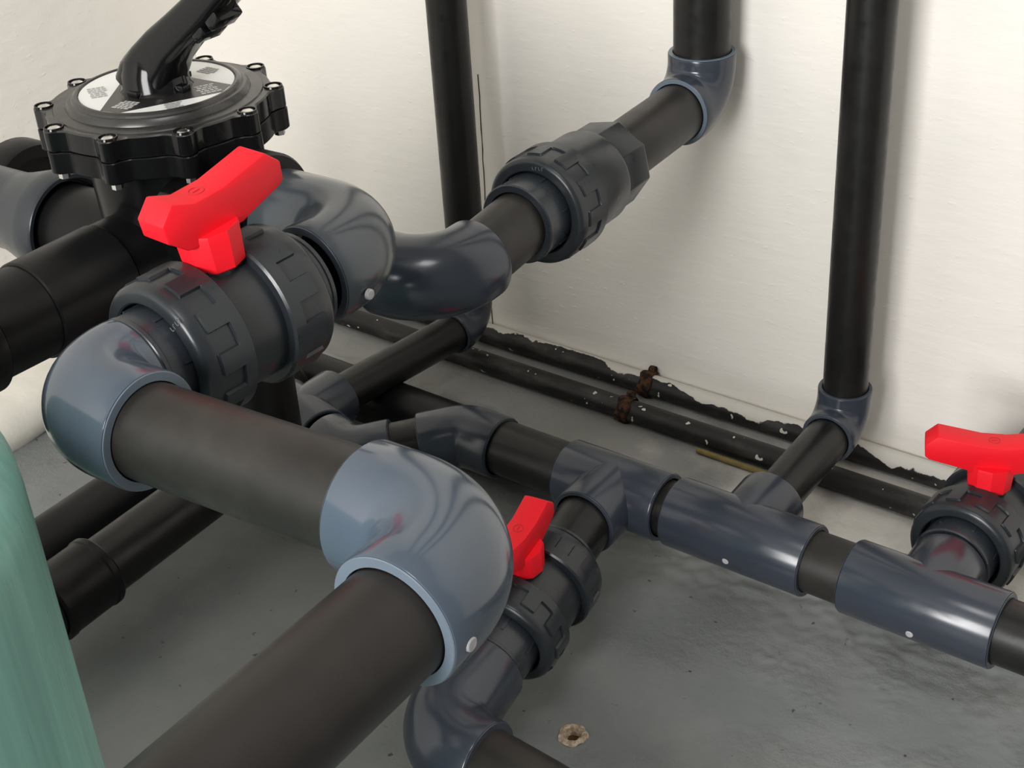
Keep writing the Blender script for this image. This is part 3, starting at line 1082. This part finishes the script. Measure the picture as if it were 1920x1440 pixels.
mb = MB()
b, n = scallop_rings(mb, [(-0.02, -0.017), (-0.0008, -0.017), (0, -0.0162), (0, -0.0012), (-0.0012, 0.0)])
rings = []
for r, h in ((0.0835, 0.0), (0.0830, 0.0008), (0.0822, 0.0008), (0.0815, 0.0)):
    pass
lid_prof = [(0.0845, 0.0000), (0.0838, 0.0010), (0.0815, 0.0012), (0.0745, 0.0016), (0.0735, 0.0040), (0.0715, 0.0062), (0.0690, 0.0066), (0.0680, 0.0082),
            (0.0655, 0.0096), (0.0638, 0.0096), (0.0630, 0.0080), (0.0001, 0.0080)]
outer = [Vector(((r - 0.0012) * math.cos(a), (r - 0.0012) * math.sin(a), 0.0)) for r, a in scallop(240, 0.0905, 0.0925, 0.0085)]
rr = [outer]
for r, h in lid_prof:
    rr.append([Vector((r * math.cos(2 * PI * k / 240), r * math.sin(2 * PI * k / 240), h)) for k in range(240)])
mb.ring_grid(rr)
lid = mb.build('valve_lid', M['lid'], mp, angle=28)
lid.data.materials.append(M['gloss'])
for p in lid.data.polygons:
    if abs(p.normal.z) < 0.5 and p.center.z < 0.0005:
        p.material_index = 1
mb = MB()
scallop_rings(mb, [(-0.03, -0.0178), (-0.0004, -0.0178), (0.0004, -0.0186), (0.0004, -0.0345), (-0.0008, -0.0355), (-0.024, -0.0355)])
mb.lathe([(0.066, -0.030), (0.066, -0.060), (0.064, -0.12), (0.061, -0.185), (0.054, -0.20), (0.001, -0.202)], n=72)
body = mb.build('valve_body', M['body'], mp, angle=28)
for k in range(10):
    a = A0 + 2 * PI * k / 10
    s = MB()
    tr = Matrix.Translation((0.0925 * math.cos(a), 0.0925 * math.sin(a), 0))
    s.lathe([(0.0001, 0.0011), (0.0032, 0.0010), (0.0047, 0.0006), (0.0052, 0.0001), (0.0052, -0.001)], tr, n=16)
    sc_ = s.build('screw', M['steel'], mp)
    s = MB()
    s.lathe([(0.0052, 0.0002), (0.0066, 0.0002), (0.0067, 0.0014), (0.0076, 0.0014), (0.0080, -0.0003)], tr, n=24)
    s.build('screw_recess', M['gloss'], sc_)
    s = MB()
    s.lathe([(0.0045, -0.035), (0.0045, -0.041), (0.0001, -0.041)], tr, n=6)
    s.build('nut', M['steel'], sc_, angle=20)


def rot2(r, deg):
    return (r * math.cos(math.radians(deg)), r * math.sin(math.radians(deg)))


# label disc: white with a black triangle and print
mb = MB()
mb.lathe([(0.0001, 0.0086), (0.0622, 0.0086), (0.0624, 0.0080)], n=72)
lab = mb.build('label_disc', M['white'], mp)
tri = [rot2(0.0618, d) for d in (-88, -71, 12, 28, 156)]
mb = MB()
mb.poly_prism(tri, 0.0086, 0.00885)
mb.build('label_triangle', M['label_black'], lab)


def bars(name, m, c, deg, nrow, ln, gap, th, seed):
    random.seed(seed)
    mb = MB()
    for k in range(nrow):
        l = ln * random.uniform(0.75, 1.0)
        mm = Matrix.Translation((c[0], c[1], 0.0090)) @ Matrix.Rotation(math.radians(deg), 4, 'Z') @ Matrix.Translation((0, (k - (nrow - 1) / 2) * gap, 0))
        # each line of print is a string of short words
        x = -l / 2
        while x < l / 2:
            w = random.uniform(0.0022, 0.0045)
            mb.box((w, th, 0.0002), mm @ Matrix.Translation((x + w / 2, 0, 0)))
            x += w + 0.0008
    return mb.build(name, M[m], lab)


bars('printed_text', 'print_grey', (-0.034, -0.034), 55, 6, 0.013, 0.0046, 0.0020, 1)
bars('printed_text', 'print_pale', (0.011, -0.044), 10, 5, 0.015, 0.0034, 0.0024, 2)
bars('printed_text', 'print_pale', (0.044, 0.012), 62, 5, 0.016, 0.0046, 0.0028, 3)
bars('printed_text', 'print_grey', (0.0475, -0.029), 55, 6, 0.012, 0.0026, 0.0020, 4)
bars('printed_text', 'print_grey', (0.010, 0.047), 0, 4, 0.014, 0.0034, 0.0024, 5)

# lever: domed foot, then an arm sweeping up towards the wall side
def lever_section(p, t, w, th, nrm, n=20):
    ring = []
    for k in range(n):
        a = 2 * PI * k / n
        c, s = math.cos(a), math.sin(a)
        e = 0.55
        cx = math.copysign(abs(c) ** e, c) * th / 2
        sy = math.copysign(abs(s) ** e, s) * w / 2
        ring.append(p + nrm * cx + Y * sy)
    return ring


lv = MB()
path = [(-0.003, 0.010, 0.048, 0.056), (0.001, 0.020, 0.046, 0.050), (0.010, 0.032, 0.040, 0.042), (0.024, 0.046, 0.035, 0.036), (0.044, 0.061, 0.032, 0.032),
        (0.066, 0.077, 0.031, 0.030), (0.090, 0.096, 0.031, 0.029), (0.112, 0.112, 0.032, 0.027), (0.135, 0.124, 0.032, 0.024)]
rings = []
for i, (x, z, w, th) in enumerate(path):
    a = Vector((path[max(0, i - 1)][0], 0, path[max(0, i - 1)][1]))
    c = Vector((path[min(len(path) - 1, i + 1)][0], 0, path[min(len(path) - 1, i + 1)][1]))
    t = (c - a).normalized()
    nr = Vector((-t.z, 0, t.x))
    rings.append(lever_section(Vector((x, 0, z)), t, w, th, nr))
bb, nn = lv.ring_grid(rings)
lv.f.append(tuple(bb + j for j in reversed(range(nn))))
lv.f.append(tuple(bb + (len(path) - 1) * nn + j for j in range(nn)))
lever = lv.build('lever_handle', M['gloss'], mp, angle=50)
d = MB()
d.lathe([(0.030, 0.0085), (0.0275, 0.012), (0.0265, 0.022), (0.0225, 0.034), (0.014, 0.042), (0.0001, 0.045)], n=40)
d.build('lever_foot', M['gloss'], lever)
for x, z, rot in ((0.090, 0.076, 0.7), (0.072, 0.064, 0.7)):
    d = MB()
    d.box((0.016, 0.026, 0.010), Matrix.Translation((x, 0, z)) @ Matrix.Rotation(-rot, 4, 'Y'))
    d.build('lever_rib', M['gloss'], lever, bevel=0.002)
d = MB()
d.box((0.07, 0.009, 0.006), Matrix.Translation((0.0, 0, 0.0115)))
d.box((0.012, 0.060, 0.005), Matrix.Translation((0.004, 0, 0.0112)))
d.build('lever_pointer', M['gloss'], lever, bevel=0.001)

# ports of the multiport valve
def port(name, p, d, prof, m, n=56):
    mb = MB()
    mb.lathe(prof, mp.matrix_world.inverted() @ frame(p, d), n=n)
    return mb.build(name, M[m], mp)


bpy.context.view_layer.update()
zr = -0.457
port('right_port', W(MPX, MPY - 0.012, zr), X, [(0.046, 0.03), (0.046, 0.078), (0.044, 0.081), (0.030, 0.083), (0.030, 0.122), (0.02, 0.122)], 'gloss')
port('port_nut', W(MPX, MPY - 0.012, zr), X, [(0.040, 0.088), (0.050, 0.088), (0.0525, 0.091), (0.0525, 0.116), (0.0505, 0.119), (0.036, 0.119)], 'matt')
zf = -0.497
port('front_port', W(MPX, MPY, zf), -Y, [(0.040, 0.03), (0.038, 0.066), (0.0385, 0.085), (0.034, 0.088), (0.034, 0.10)], 'matt')
port('left_port', W(MPX, MPY, zf - 0.030), -X, [(0.040, 0.03), (0.040, 0.17), (0.03, 0.17)], 'matt')
mb = MB()
mb.lathe([(0.0405, 0.016), (0.0410, 0.012), (0.0440, 0.012), (0.0440, 0.007), (0.0460, 0.007), (0.0465, 0.0), (0.0500, 0.0), (0.0512, 0.002), (0.0512, 0.020), (0.050, 0.026), (0.041, 0.060), (0.038, 0.075), (0.0375, 0.17), (0.03, 0.17)], n=64)
o = mb.build('pipe_collar', M['valve_light'])
place(o, frame(W(MPX - 0.150, MPY, zf - 0.030), -X))
tag(o, 'wide grey collar on the left port of the multiport valve', 'collar')
mb = MB()
mb.lathe([(0.001, 0.006), (0.044, 0.006), (0.045, 0.0), (0.058, 0.0), (0.060, 0.004), (0.060, 0.036), (0.058, 0.04), (0.045, 0.04)], n=56)
o = mb.build('union_ring', M['matt'])
place(o, frame(W(MPX - 0.335, MPY + 0.10, zf - 0.078), -X))
tag(o, 'black union ring behind the wide grey collar at the left edge', 'ring')
mb = MB()
mb.lathe([(0.034, 0.0), (0.0395, 0.0), (0.0405, 0.0012), (0.0405, 0.078), (0.0395, 0.0795), (0.034, 0.08)], n=64)
o = mb.build('pipe_coupling', M['matt'])
place(o, frame(W(MPX + 0.002, MPY - 0.088, zf), Vector((0.0, -1, 0))))
tag(o, 'black coupling on the front port of the multiport valve', 'coupling')
pipe(W(MPX + 0.002, MPY - 0.166, zf), W(MPX + 0.002, 0.524, zf + 0.002), 0.0385, 'black pipe leaving the front port of the multiport valve', m='matt')
elbow(W(MPX + 0.002, 0.474, zf + 0.002), Y, -Z, 0.044, 0.0385, 0.052, 0.060, 'black elbow above the teal tank at the left edge', m='matt', rim='matt')
